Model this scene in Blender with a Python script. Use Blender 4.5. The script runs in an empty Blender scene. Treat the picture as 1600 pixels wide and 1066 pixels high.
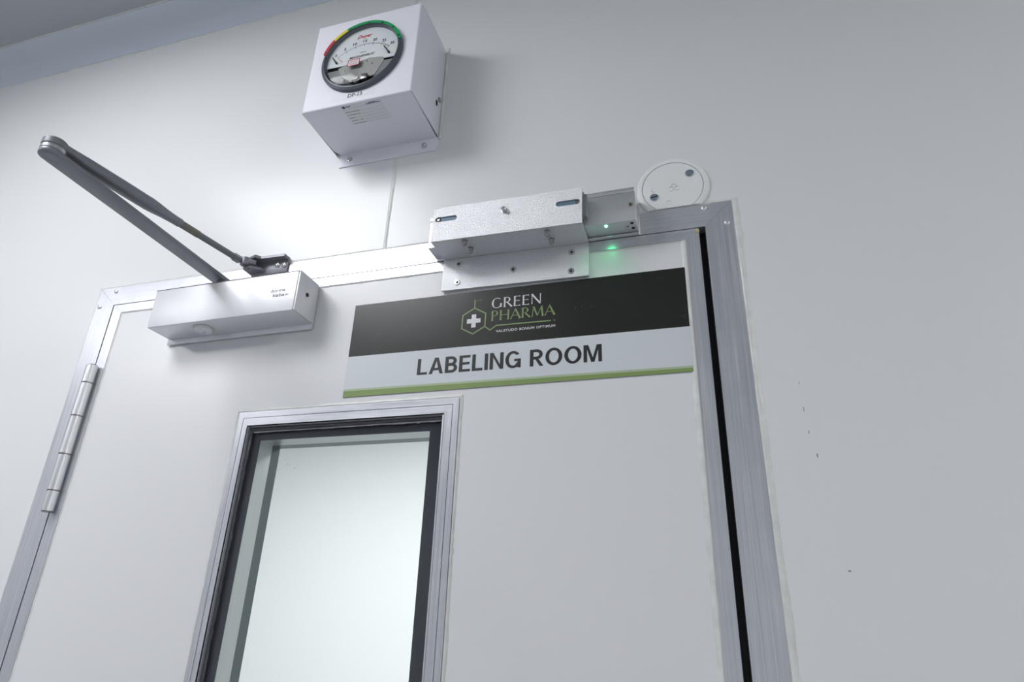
import bpy, bmesh, math, random
from mathutils import Vector, Matrix
random.seed(7)
S = bpy.context.scene
C = S.collection
R = math.radians
PI = math.pi

# ---------------------------------------------------------------- camera
cd = bpy.data.cameras.new('camera'); cam = bpy.data.objects.new('camera', cd); C.objects.link(cam)
cd.sensor_width = 36; cd.sensor_fit = 'HORIZONTAL'; cd.lens = 1024.1/1600*36
cd.clip_start = 0.01; cd.clip_end = 50
def rot(a, ax): return Matrix.Rotation(a, 3, ax)
Rm = rot(R(17.62), 'Z') @ rot(R(23.94), 'X') @ rot(R(-1.99), 'Y')
M = Matrix((Rm.col[0], Rm.col[2], -Rm.col[1])).transposed().to_4x4()
M.translation = (0.949, -0.722, -0.5002)
cam.matrix_world = M
S.camera = cam

# ---------------------------------------------------------------- world, lights, exposure
w = bpy.data.worlds.new('world'); S.world = w; w.use_nodes = True
w.node_tree.nodes['Background'].inputs[0].default_value = (0.8, 0.86, 1, 1)
w.node_tree.nodes['Background'].inputs[1].default_value = 0.02
S.view_settings.view_transform = 'Standard'; S.view_settings.look = 'None'
S.view_settings.gamma = 1; S.view_settings.use_curve_mapping = False
S.view_settings.exposure = 0.64
CEIL = 0.625; FLOOR = -2.15
def area(name, loc, sx, sy, power, col=(1, 1, 1), roty=0, rotx=0):
    l = bpy.data.lights.new(name, 'AREA'); l.shape = 'RECTANGLE'; l.size = sx; l.size_y = sy
    l.energy = power; l.color = col
    o = bpy.data.objects.new(name, l); C.objects.link(o); o.location = loc; o.rotation_euler = (rotx, roty, 0)
    return o
LAMPS = [(-0.08, -0.84, 0.56, 0.58), (2.6, -1.3, 0.5, 0.5), (-1.3, -1.5, .5, .5)]  # second lamp is added out of view as fill for the right side
POW = [6.8, 12.0, 7.0]
TINT = [(.96, .97, 1), (1, 1, .97), (.97, .97, 1)]
for (lx, ly, sx, sy), pw, tint_ in zip(LAMPS, POW, TINT):
    area('ceiling_panel_lamp', (lx, ly, CEIL-0.012), sx, sy, pw, tint_)
for lx in (-0.6, 1.2):
    area('labeling_room_lamp', (lx, 1.2, CEIL-0.012), 1.2, 0.6, 17, (0.98, 1.0, 0.99))

# ---------------------------------------------------------------- materials
def mat(name, col, rough=.5, metal=0, noise=None, bump=0, bscale=200, coat=0, emit=None, estr=0, spec=.5, stretch=(1, 1, 1), trans=0, nscale=8, ior=1.45, rvar=.04, mottle=0):
    m = bpy.data.materials.new(name); m.use_nodes = True; nt = m.node_tree; N = nt.nodes; L = nt.links
    b = N['Principled BSDF']
    b.inputs['Base Color'].default_value = (*col, 1); b.inputs['Roughness'].default_value = rough
    b.inputs['Metallic'].default_value = metal; b.inputs['Specular IOR Level'].default_value = spec
    b.inputs['Coat Weight'].default_value = coat; b.inputs['Transmission Weight'].default_value = trans
    b.inputs['IOR'].default_value = ior
    if emit: b.inputs['Emission Color'].default_value = (*emit, 1); b.inputs['Emission Strength'].default_value = estr
    tc = N.new('ShaderNodeTexCoord'); mp = N.new('ShaderNodeMapping'); mp.inputs['Scale'].default_value = stretch
    L.new(tc.outputs['Object'], mp.inputs[0])
    n = N.new('ShaderNodeTexNoise'); n.inputs['Scale'].default_value = nscale; n.inputs['Detail'].default_value = 5
    L.new(mp.outputs[0], n.inputs[0])
    r = N.new('ShaderNodeMapRange'); r.inputs[1].default_value = .3; r.inputs[2].default_value = .7
    rv = noise[0] if noise else rvar
    r.inputs[3].default_value = max(0.02, rough-rv); r.inputs[4].default_value = rough+rv
    L.new(n.outputs[0], r.inputs[0]); L.new(r.outputs[0], b.inputs['Roughness'])
    if noise:
        cr = N.new('ShaderNodeValToRGB'); cr.color_ramp.elements[0].position = .3; cr.color_ramp.elements[1].position = .7
        cr.color_ramp.elements[0].color = (*noise[1], 1); cr.color_ramp.elements[1].color = (*col, 1)
        L.new(n.outputs[0], cr.inputs[0]); L.new(cr.outputs[0], b.inputs['Base Color'])
    if mottle:
        n3 = N.new('ShaderNodeTexNoise'); n3.inputs['Scale'].default_value = 26; n3.inputs['Detail'].default_value = 3
        mr = N.new('ShaderNodeMapRange'); mr.inputs[1].default_value = .42; mr.inputs[2].default_value = .68; mr.inputs[4].default_value = mottle
        mx = N.new('ShaderNodeMix'); mx.data_type = 'RGBA'; mx.inputs['B'].default_value = (.57, .595, .66, 1)
        L.new(tc.outputs['Object'], n3.inputs[0]); L.new(n3.outputs[0], mr.inputs[0]); L.new(mr.outputs[0], mx.inputs['Factor'])
        L.new(cr.outputs[0], mx.inputs['A']); L.new(mx.outputs['Result'], b.inputs['Base Color'])
    if bump:
        n2 = N.new('ShaderNodeTexNoise'); n2.inputs['Scale'].default_value = bscale; n2.inputs['Detail'].default_value = 3
        L.new(mp.outputs[0], n2.inputs[0]); bp = N.new('ShaderNodeBump'); bp.inputs['Strength'].default_value = bump
        bp.inputs['Distance'].default_value = .001; L.new(n2.outputs[0], bp.inputs['Height']); L.new(bp.outputs[0], b.inputs['Normal'])
    return m
WALL = mat('painted wall panel', (.785, .79, .80), .28, rvar=0, spec=.5)
LEAF = mat('painted door panel', (.775, .773, .79), .29, rvar=0, spec=.5)
OTHERW = mat('grey-white corridor wall', (.62, .64, .66), .5)
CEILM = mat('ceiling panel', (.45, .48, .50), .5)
COVE = mat('cove profile', (.66, .72, .80), .32)
FLOORM = mat('grey vinyl floor', (.42, .43, .46), .4)
ROOMW = mat('labeling room wall', (.84, .86, .85), .5)
ALH = mat('mill aluminium running across', (.76, .765, .78), .34, .68, noise=(.06, (.58, .59, .64)), mottle=.6, stretch=(1, 12, 90), nscale=7, bump=.05, bscale=60)
ALV = mat('mill aluminium running up', (.75, .755, .775), .34, .68, noise=(.06, (.56, .57, .62)), mottle=.45, stretch=(90, 12, 1), nscale=7, bump=.05, bscale=60)
SATIN = mat('satin anodised aluminium', (.80, .80, .82), .33, .85, bump=.35, bscale=900)
BRACK = mat('bead blasted aluminium', (.82, .82, .835), .36, .8, bump=.8, bscale=1100, noise=(.06, (.74, .74, .76)), nscale=400)
MAGM = mat('brushed aluminium housing', (.70, .71, .73), .36, .85, bump=.4, bscale=900)
CLOS = mat('silver lacquered cover', (.77, .77, .79), .42, .42)
CLOSD = mat('silver lacquered end', (.50, .51, .54), .38, .4)
ARM = mat('grey enamelled steel', (.235, .24, .265), .36, .25)
ARMD = mat('grey painted rod', (.19, .20, .215), .4, .2)
STEEL = mat('zinc screw', (.62, .62, .62), .25, 1)
THREAD = mat('threaded screw', (.42, .42, .42), .22, 1)
STEELD = mat('dark steel', (.25, .24, .24), .3, 1)
BLUEZ = mat('blue zinc screw', (.36, .45, .53), .28, .8)
BLK = mat('black rubber', (.015, .015, .018), .45)
BLKB = mat('black glazing border', (.022, .023, .034), .22, noise=(.05, (.032, .034, .048)), stretch=(3, 3, 3), nscale=14)
DARK = mat('dark hole', (.01, .01, .01), .6)
CAULK = mat('white sealant', (.80, .80, .77), .38, noise=(.1, (.68, .68, .66)), nscale=60, bump=.5, bscale=90)
CAULKB = mat('dark sealant', (.10, .10, .115), .25, bump=1, bscale=160)
CAULKG = mat('grey smeared sealant', (.40, .40, .44), .2, bump=1, bscale=160)
BOXM = mat('white powder coat', (.84, .83, .90), .42, bump=.1, bscale=700)
PLAS = mat('white plastic', (.84, .85, .85), .38)
PAPER = mat('paper label', (.80, .80, .82), .5)
PAPERC = mat('clear label tape', (.86, .85, .91), .25)
INK = mat('black ink', (.02, .02, .022), .5)
NAVY = mat('navy ink', (.02, .05, .16), .5)
GREYI = mat('grey ink', (.30, .30, .30), .5)
REDI = mat('red ink', (.62, .03, .04), .45)
SIGNW = mat('sign white', (.66, .69, .72), .34)
SIGNG = mat('sign green', (.24, .33, .115), .36)
SIGNL = mat('sign pale green', (.43, .52, .35), .36)
LOGOG = mat('logo green', (.24, .33, .13), .4)
LOGOW = mat('logo white', (.72, .74, .76), .4)
TXT = mat('sign lettering dark', (.022, .022, .024), .4)
BEZ = mat('dark grey bezel', (.10, .11, .13), .32, .2)
DIAL = mat('dial white', (.75, .78, .80), .45)
PLATEM = mat('gauge range plate', (.36, .355, .34), .6, .1, bump=.2, bscale=500)
GREEN = mat('green band', (.0, .33, .10), .4); YEL = mat('yellow band', (.75, .63, .03), .4); RED = mat('red band', (.55, .012, .02), .4)
LEDM = mat('green led', (.1, .9, .4), .3, emit=(.12, 1, .42), estr=9)
LAMPM = mat('lamp diffuser', (.9, .9, .9), .5, emit=(.95, .97, 1), estr=3)
def signblack():
    m = mat('sign black', (.018, .019, .016), .3)
    nt = m.node_tree; N = nt.nodes; L = nt.links; b = N['Principled BSDF']
    tc = N.new('ShaderNodeTexCoord'); v = N.new('ShaderNodeTexVoronoi'); v.inputs['Scale'].default_value = 420
    L.new(tc.outputs['Object'], v.inputs[0])
    n = N.new('ShaderNodeTexNoise'); n.inputs['Scale'].default_value = 14; L.new(tc.outputs['Object'], n.inputs[0])
    lt = N.new('ShaderNodeMath'); lt.operation = 'LESS_THAN'; lt.inputs[1].default_value = .13; L.new(v.outputs['Distance'], lt.inputs[0])
    g = N.new('ShaderNodeMath'); g.operation = 'GREATER_THAN'; g.inputs[1].default_value = .6; L.new(n.outputs[0], g.inputs[0])
    mu = N.new('ShaderNodeMath'); mu.operation = 'MULTIPLY'; L.new(lt.outputs[0], mu.inputs[0]); L.new(g.outputs[0], mu.inputs[1])
    mx = N.new('ShaderNodeMix'); mx.data_type = 'RGBA'; mx.inputs['A'].default_value = (.018, .019, .016, 1); mx.inputs['B'].default_value = (.22, .23, .24, 1)
    L.new(mu.outputs[0], mx.inputs['Factor']); L.new(mx.outputs['Result'], b.inputs['Base Color'])
    return m
SIGNB = signblack()
def glass(name, tint, refl=.04):
    m = bpy.data.materials.new(name); m.use_nodes = True; b = m.node_tree.nodes['Principled BSDF']
    nt = m.node_tree; N = nt.nodes; L = nt.links; N.remove(b)
    tr = N.new('ShaderNodeBsdfTransparent'); tr.inputs[0].default_value = (*tint, 1)
    gl = N.new('ShaderNodeBsdfGlossy'); gl.inputs['Roughness'].default_value = .03
    lw = N.new('ShaderNodeLayerWeight'); pw = N.new('ShaderNodeMath'); pw.operation = 'POWER'; pw.inputs[1].default_value = 5
    ml_ = N.new('ShaderNodeMath'); ml_.operation = 'MULTIPLY_ADD'; ml_.inputs[1].default_value = .9; ml_.inputs[2].default_value = refl
    mx = N.new('ShaderNodeMixShader'); L.new(lw.outputs['Facing'], pw.inputs[0]); L.new(pw.outputs[0], ml_.inputs[0]); L.new(ml_.outputs[0], mx.inputs[0]); L.new(tr.outputs[0], mx.inputs[1]); L.new(gl.outputs[0], mx.inputs[2]); L.new(mx.outputs[0], N['Material Output'].inputs[0])
    return m
GLASS = glass('window glass', (.98, .99, .988)); LENS = glass('clear lens', (.985, .99, .99), .006)

# ---------------------------------------------------------------- mesh helpers
def merge(bm, t):
    me = bpy.data.meshes.new('t'); t.to_mesh(me); t.free(); bm.from_mesh(me); bpy.data.meshes.remove(me)
def BM(): return bmesh.new()
def box(bm, x0, x1, y0, y1, z0, z1, bev=0, seg=2, mi=0):
    t = bmesh.new(); bmesh.ops.create_cube(t, size=1)
    for v in t.verts: v.co = Vector(((x0+x1)/2+v.co.x*(x1-x0), (y0+y1)/2+v.co.y*(y1-y0), (z0+z1)/2+v.co.z*(z1-z0)))
    if bev: bmesh.ops.bevel(t, geom=t.edges[:], offset=bev, segments=seg, affect='EDGES', profile=.5)
    for f in t.faces: f.material_index = mi
    merge(bm, t)
    return bm
def basis(axis):
    a = Vector(axis).normalized(); u = a.orthogonal().normalized()
    if abs(a.y) > .99: u = Vector((1, 0, 0))
    return a, u, a.cross(u)
def lathe(bm, c, axis, prof, seg=48, mi=0, cap=True):
    c = Vector(c); a, u, v = basis(axis); t = bmesh.new(); rings = []
    for r, h in prof:
        if r < 1e-6: rings.append([t.verts.new(c+a*h)])
        else: rings.append([t.verts.new(c+a*h+(u*math.cos(2*PI*k/seg)+v*math.sin(2*PI*k/seg))*r) for k in range(seg)])
    for A, B in zip(rings, rings[1:]):
        for k in range(seg):
            k2 = (k+1) % seg
            if len(A) == 1 and len(B) == 1: continue
            if len(A) == 1: t.faces.new((A[0], B[k], B[k2]))
            elif len(B) == 1: t.faces.new((A[k], B[0], A[k2]))
            else: t.faces.new((A[k], B[k], B[k2], A[k2]))
    if cap:
        for rg in (rings[0], rings[-1]):
            if len(rg) > 2: t.faces.new(rg)
    bmesh.ops.recalc_face_normals(t, faces=t.faces[:])
    for f in t.faces: f.material_index = mi
    merge(bm, t); return bm
def cyl(bm, p0, p1, r0, r1=None, seg=32, bev=0, mi=0):
    p0 = Vector(p0); p1 = Vector(p1); h = (p1-p0).length; r1 = r0 if r1 is None else r1
    prof = [(r0, 0), (r1, h)] if not bev else [(r0-bev, 0), (r0, bev), (r1, h-bev), (r1-bev, h)]
    return lathe(bm, p0, p1-p0, prof, seg, mi)
def sweep(bm, pts, secs, up=(0, 0, 1)):
    """pts: list of points; secs: list of closed 2D sections (same count) - skin with caps"""
    t = bmesh.new(); rings = []
    for i, (p, s) in enumerate(zip(pts, secs)):
        d = (Vector(pts[min(i+1, len(pts)-1)])-Vector(pts[max(i-1, 0)])).normalized()
        sx = d.cross(Vector(up)).normalized(); sy = sx.cross(d)
        rings.append([t.verts.new(Vector(p)+sx*a+sy*b) for a, b in s])
    n = len(rings[0])
    for A, B in zip(rings, rings[1:]):
        for k in range(n): t.faces.new((A[k], A[(k+1) % n], B[(k+1) % n], B[k]))
    t.faces.new(rings[0]); t.faces.new(rings[-1])
    bmesh.ops.recalc_face_normals(t, faces=t.faces[:]); merge(bm, t); return bm
def ell(rx, ry, n=20, p=2.0):
    o = []
    for k in range(n):
        a = 2*PI*k/n; c, s = math.cos(a), math.sin(a)
        o.append((rx*math.copysign(abs(c)**(2/p), c), ry*math.copysign(abs(s)**(2/p), s)))
    return o
def XZ(y=0, x=0, z=0): return lambda u, v, d: Vector((x+u, y-d, z+v))            # on a face looking out of the wall
def plate(bm, outlines, fn, d0, d1, mi=0):
    """extruded 2D outline(s); later outlines are holes. fn(u, v, depth) -> point"""
    cu = bpy.data.curves.new('t', 'CURVE'); cu.dimensions = '2D'; cu.fill_mode = 'BOTH'; cu.extrude = .5
    for o in outlines:
        s = cu.splines.new('POLY'); s.points.add(len(o)-1); s.use_cyclic_u = True
        for p, q in zip(s.points, o): p.co = (q[0]*100, q[1]*100, 0, 1)
    ob = bpy.data.objects.new('t', cu); C.objects.link(ob)
    me = bpy.data.meshes.new_from_object(ob.evaluated_get(bpy.context.evaluated_depsgraph_get()))
    t = bmesh.new(); t.from_mesh(me)
    for v in t.verts: v.co = fn(v.co.x/100, v.co.y/100, d0+(v.co.z+.5)*(d1-d0))
    bmesh.ops.remove_doubles(t, verts=t.verts[:], dist=1e-7)
    bmesh.ops.recalc_face_normals(t, faces=t.faces[:])
    for f in t.faces: f.material_index = mi
    bpy.data.objects.remove(ob); bpy.data.curves.remove(cu); bpy.data.meshes.remove(me)
    merge(bm, t); return bm
def text(bm, s, fn, u0, u1, v0, v1, bold=0, shear=0, d0=0, d1=.0002, mi=0, space=1.0):
    cu = bpy.data.curves.new('t', 'FONT'); cu.body = s; cu.size = 1; cu.offset = bold; cu.shear = shear; cu.extrude = .5
    cu.space_character = space; cu.resolution_u = 6
    ob = bpy.data.objects.new('t', cu); C.objects.link(ob)
    me = bpy.data.meshes.new_from_object(ob.evaluated_get(bpy.context.evaluated_depsgraph_get()))
    xs = [v.co.x for v in me.vertices]; ys = [v.co.y for v in me.vertices]; a, b, c, e = min(xs), max(xs), min(ys), max(ys)
    t = bmesh.new(); t.from_mesh(me)
    for v in t.verts: v.co = fn(u0+(v.co.x-a)/(b-a)*(u1-u0), v0+(v.co.y-c)/(e-c)*(v1-v0), d0+(v.co.z+.5)*(d1-d0))
    bmesh.ops.recalc_face_normals(t, faces=t.faces[:])
    for f in t.faces: f.material_index = mi
    bpy.data.objects.remove(ob); bpy.data.curves.remove(cu); bpy.data.meshes.remove(me)
    merge(bm, t); return bm
def rect(u0, u1, v0, v1): return [(u0, v0), (u1, v0), (u1, v1), (u0, v1)]
def rrect(u0, u1, v0, v1, r, n=6):
    o = []
    for cx, cy, a0 in ((u1-r, v1-r, 0), (u0+r, v1-r, 90), (u0+r, v0+r, 180), (u1-r, v0+r, 270)):
        for k in range(n+1):
            a = R(a0+90*k/n); o.append((cx+r*math.cos(a), cy+r*math.sin(a)))
    return o
def circ(u, v, r, n=32): return [(u+r*math.cos(2*PI*k/n), v+r*math.sin(2*PI*k/n)) for k in range(n)]
def worldloc(o):
    l = Vector(o.location)
    while o.parent: o = o.parent; l += Vector(o.location)
    return l
def obj(name, bm, m, parent=None, origin=None, smooth=30, label=None):
    o = bpy.data.objects.new(name, bpy.data.meshes.new(name))
    pl = worldloc(parent) if parent else Vector((0, 0, 0))
    og = Vector(origin) if origin is not None else (pl if parent else Vector((0, 0, 0)))
    for v in bm.verts: v.co -= og
    for f in bm.faces: f.smooth = True
    bm.edges.ensure_lookup_table()
    for e in bm.edges:
        if len(e.link_faces) != 2 or e.calc_face_angle(0) > R(smooth): e.smooth = False
    bm.to_mesh(o.data); bm.free()
    for mm in (m if isinstance(m, (list, tuple)) else [m]): o.data.materials.append(mm)
    C.objects.link(o); o.location = og-pl
    if parent: o.parent = parent
    if label: o['label'] = label
    return o
def thing(name, label, cat, loc, tilt=0, group=None):
    o = bpy.data.objects.new(name, None); C.objects.link(o); o.empty_display_size = .05
    o.location = loc; o['label'] = label; o['category'] = cat
    if group: o['group'] = group
    return o
def tag(o, label, cat, kind=None, group=None):
    o['label'] = label; o['category'] = cat
    if kind: o['kind'] = kind
    if group: o['group'] = group
    return o
def copyat(o, parent, off):
    c = o.copy(); C.objects.link(c); c.parent = parent; c.location = Vector(o.location)+Vector(off)
    for k in o.children:
        d = k.copy(); C.objects.link(d); d.parent = c
    return c

def bead(bm, p0, p1, out, nrm, wid, hgt, amp, step=.006, seed=0):
    """hand-laid sealant: flat half-round strip whose outer edge wanders"""
    rnd = random.Random(seed); p0 = Vector(p0); p1 = Vector(p1); n = max(4, int((p1-p0).length/step)); out = Vector(out); nrm = Vector(nrm)
    t = bmesh.new(); rows = []; wv = 0
    for i in range(n+1):
        wv = wv*.8+rnd.uniform(-1, 1)*amp*.5
        lump = amp*1.2 if rnd.random() < .03 else 0
        W = wid+wv+lump; H = hgt*(1+rnd.uniform(-.12, .12)); p = p0.lerp(p1, i/n)
        rows.append([t.verts.new(p+out*W*a+nrm*H*b) for a, b in ((-.3, -.4), (0, .55), (.3, 1), (.65, .8), (1, .05), (1.02, -.4))])
    for A, B in zip(rows, rows[1:]):
        for k in range(5): t.faces.new((A[k], A[k+1], B[k+1], B[k]))
        t.faces.new((A[5], A[0], B[0], B[5]))
    t.faces.new(rows[0]); t.faces.new(rows[-1])
    bmesh.ops.recalc_face_normals(t, faces=t.faces[:]); merge(bm, t); return bm

# ================================================================ SETTING
X0, X1, Y0, Y1 = -2.2, 3.0, -2.6, 2.6
SEAM = 0.5207
bm = BM()
# wall_front: sandwich panels around the door opening, open joint at the seam above the door
box(bm, X0, 0, 0, .06, FLOOR, CEIL)
box(bm, 1.0, X1, 0, .06, FLOOR, CEIL)
box(bm, 0, SEAM-.0012, 0, .06, 0, CEIL)
box(bm, SEAM+.0012, 1.0, 0, .06, 0, CEIL)
box(bm, SEAM-.0012, SEAM+.0012, .003, .06, 0, CEIL)
wf = obj('wall_front', bm, WALL); tag(wf, 'glossy off-white cleanroom wall panel around the door', 'wall', 'structure')
bm = BM(); bead(bm, (SEAM-.0018, -.0001, .001), (SEAM-.0018, -.0001, .574), (1, 0, 0), (0, -1, 0), .0050, .0010, .0009, seed=3)
obj('seam_sealant', bm, CAULK, wf)
obj('frame_sealant', bead(BM(), (1.0, 0, FLOOR), (1.0, 0, .003), (1, 0, 0), (0, -1, 0), .0078, .0021, .0012, seed=4), CAULK, wf)
obj('frame_sealant', bead(BM(), (0, 0, FLOOR), (0, 0, .002), (-1, 0, 0), (0, -1, 0), .0028, .0014, .0006, seed=5), CAULK, wf)
obj('frame_sealant', bead(BM(), (-.003, 0, 0), (.606, 0, 0), (0, 0, 1), (0, -1, 0), .0042, .0014, .0008, seed=6), CAULK, wf)
obj('frame_sealant', bead(BM(), (.976, 0, 0), (1.006, 0, 0), (0, 0, 1), (0, -1, 0), .005, .0016, .001, seed=7), CAULK, wf)
for x, z, a, b in ((1.064, -.437, .0022, .0012), (1.0475, -.30, .0006, .003), (1.046, -.275, .0005, .004), (1.0455, -.245, .0005, .002), (1.052, -.325, .001, .003)):
    bm = BM(); plate(bm, [[(x+a*math.cos(k)*random.uniform(.6, 1), z+b*math.sin(k)*random.uniform(.6, 1)) for k in [i*.7 for i in range(9)]]], XZ(0), 0, .0002); obj('scuff_mark', bm, GREYI, wf)
tag(obj('wall_rear', box(BM(), X0, X1, Y0-.05, Y0, FLOOR, CEIL), OTHERW), 'plain white wall behind the camera', 'wall', 'structure')
tag(obj('wall_left', box(BM(), X0-.05, X0, Y0, Y1, FLOOR, CEIL), OTHERW), 'plain white end wall on the left', 'wall', 'structure')
tag(obj('wall_right', box(BM(), X1, X1+.05, Y0, Y1, FLOOR, CEIL), OTHERW), 'plain white end wall on the right', 'wall', 'structure')
tag(obj('wall_far', box(BM(), X0, X1, Y1, Y1+.05, FLOOR, CEIL), ROOMW), 'bright white wall of the room seen through the door window', 'wall', 'structure')
tag(obj('floor', box(BM(), X0-.05, X1+.05, Y0-.05, Y1+.05, FLOOR-.05, FLOOR), FLOORM), 'grey vinyl floor', 'floor', 'structure')
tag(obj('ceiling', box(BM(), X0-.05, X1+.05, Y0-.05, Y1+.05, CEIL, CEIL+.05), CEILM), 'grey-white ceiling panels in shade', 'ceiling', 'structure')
# cove between wall and ceiling
bm = BM(); zc0 = .5728; dz = CEIL-zc0; dy = .052; prof = [(0, zc0), (-.0022, zc0), (-.0022, zc0+.0015)]
for k in range(13):
    a = R(90*k/12); prof.append((-dy+(dy-.0022)*math.cos(a), zc0+.002+(dz-.004)*math.sin(a)))
prof += [(-dy-.0015, CEIL-.002), (-dy-.0015, CEIL), (0, CEIL)]
A = [bm.verts.new((X0, y, z)) for y, z in prof]; B = [bm.verts.new((X1, y, z)) for y, z in prof]
for k in range(len(prof)): k2 = (k+1) % len(prof); bm.faces.new((A[k], A[k2], B[k2], B[k]))
bm.faces.new(A); bm.faces.new(B); bmesh.ops.recalc_face_normals(bm, faces=bm.faces[:])
cv = obj('trim_1', bm, COVE, smooth=20); tag(cv, 'blue-grey curved cove strip between wall and ceiling', 'cove', 'structure')
obj('cove_sealant', bead(BM(), (X0, 0, zc0+.0008), (X1, 0, zc0+.0008), (0, 0, -1), (0, -1, 0), .0035, .0014, .0005, step=.012, seed=8), CAULK, cv)
obj('cove_sealant', bead(BM(), (X0, -dy-.001, CEIL), (X1, -dy-.001, CEIL), (0, -1, 0), (0, 0, -1), .0028, .0008, .0005, step=.012, seed=9), CAULK, cv)

# ceiling light panels; the far right one is added, unseen fill
def ceiling_light(x, y, sx, sy, label):
    t = thing('ceiling_light', label, 'light', (x, y, CEIL)); t['group'] = 'flush ceiling light panels'
    bm = BM(); hx, hy = sx/2+.02, sy/2+.02
    for a in ((-hx, hx, -hy, -hy+.018), (-hx, hx, hy-.018, hy), (-hx, -hx+.018, -hy+.018, hy-.018), (hx-.018, hx, -hy+.018, hy-.018)):
        box(bm, x+a[0], x+a[1], y+a[2], y+a[3], CEIL-.01, CEIL)
    obj('light_frame', bm, PLAS, t)
    obj('diffuser', box(BM(), x-sx/2, x+sx/2, y-sy/2, y+sy/2, CEIL-.008, CEIL), LAMPM, t)
for k, (lx, ly, sx, sy) in enumerate(LAMPS):
    ceiling_light(lx, ly, sx, sy, ['square ceiling light panel above the door closer', 'added square fill light panel far right of the door', 'square ceiling light panel far left of the door'][k])
for k, lx in enumerate((-0.6, 1.2)):
    ceiling_light(lx, 1.2, 1.2, .6, ['long ceiling light panel in the labeling room, left one', 'long ceiling light panel in the labeling room, right one'][k])

# ---- door frame (trim_2): mitred aluminium profiles with rivets
def prism(bm, poly, y0, y1, bev=0):
    return plate(bm, [poly], XZ(0), -y1, -y0)
FY = -.0018
fr = thing('trim_2', 'silver aluminium door frame with mitred corners and rivets', 'door frame', (0, 0, FLOOR)); fr['kind'] = 'structure'
bm = BM(); prism(bm, [(0, FLOOR), (.0362, FLOOR), (.0366, -.0331), (0, 0)], FY, .058); obj('jamb', bm, ALV, fr)
bm = BM(); prism(bm, [(.966, FLOOR), (1.0, FLOOR), (1.0, 0), (.966, -.0331)], FY, .058); obj('jamb', bm, ALV, fr)
bm = BM(); prism(bm, [(.0004, 0), (.0368, -.0331), (.9658, -.0331), (.9996, 0)], FY, .058); obj('head', bm, ALH, fr)
bm = BM()
box(bm, .9590, .9662, .016, .050, FLOOR, -.0331); box(bm, .9652, .9661, -.0012, .016, FLOOR, -.0331); box(bm, .0362, .0375, .012, .050, FLOOR, -.0331); box(bm, .0362, .966, .012, .05, -.0345, -.0331)  # thin strip on the right jamb face is added as gap shade; the rest is gasket
obj('gasket_and_shade_strip', bm, BLK, fr)
for x, z in ((.0337, -.0081), (.0081, -.0338), (.9669, -.0064), (.9921, -.0322)):
    bm = BM(); lathe(bm, (x, FY, z), (0, -1, 0), [(.0036, 0), (.0036, .0006), (.0031, .0014), (.0018, .0019), (0, .0021)], 24)
    obj('rivet', bm, SATIN, fr)

# ---- door leaf (door_1)
LB = FLOOR+.008; LX0, LX1, LZ = .0385, .958, -.0342
GX0, GX1, GZT = .3305, .6545, -.2353          # glazing frame outer
IX0, IX1, IZT = .3485, .6337, -.2567          # inner
GZB, IZB = -.99, -.968
bm = BM()
box(bm, LX0+.001, IX0-.002, 0, .046, LB, LZ-.001); box(bm, IX1+.002, LX1-.001, 0, .046, LB, LZ-.001)
box(bm, IX0-.002, IX1+.002, 0, .046, IZT+.002, LZ-.001); box(bm, IX0-.002, IX1+.002, 0, .046, LB, IZB-.002)
door = obj('door_1', bm, LEAF, origin=(LX0, 0, LB)); tag(door, 'white door leaf with aluminium edge and narrow vertical window', 'door', 'structure')
TY = -.0015
bm = BM(); prism(bm, [(LX0, LB), (.057, LB), (.057, -.0487), (LX0, LZ)], TY, .046); obj('edge_trim', bm, ALV, door)
bm = BM(); prism(bm, [(.9415, LB), (LX1, LB), (LX1, LZ), (.9415, -.0487)], TY, .046); obj('edge_trim', bm, ALV, door)
bm = BM(); prism(bm, [(LX0+.0003, LZ), (.0572, -.0487), (.9413, -.0487), (LX1-.0003, LZ)], TY, .046); obj('edge_trim', bm, ALH, door)
obj('edge_sealant', bead(BM(), (.9415, 0, LB), (.9415, 0, -.0487), (-1, 0, 0), (0, -1, 0), .0062, .0014, .0012, seed=11), CAULK, door)
obj('edge_sealant', bead(BM(), (.057, 0, LB), (.057, 0, -.0487), (1, 0, 0), (0, -1, 0), .0024, .0010, .0004, seed=12), CAULK, door)
obj('edge_sealant', bead(BM(), (.057, 0, -.0487), (.9415, 0, -.0487), (0, 0, -1), (0, -1, 0), .0022, .0009, .0005, seed=13), CAULK, door)
obj('edge_shade_strip', box(BM(), .9578, .9586, -.0002, .0455, LB, LZ-.0005), BLK, door)  # black strip added over the leaf edge to stand in for shade in the gap
bm = BM(); lathe(bm, (.9555, -.0012, -.0385), (0, -1, 0), [(.003, 0), (.0028, .0008), (.0016, .0014), (0, .0016)], 10)
for v in bm.verts: v.co.x += random.uniform(-.0007, .0007); v.co.z += random.uniform(-.0007, .0007)
obj('foam_blob', bm, mat('yellowed foam', (.55, .48, .30), .6), door)
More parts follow.
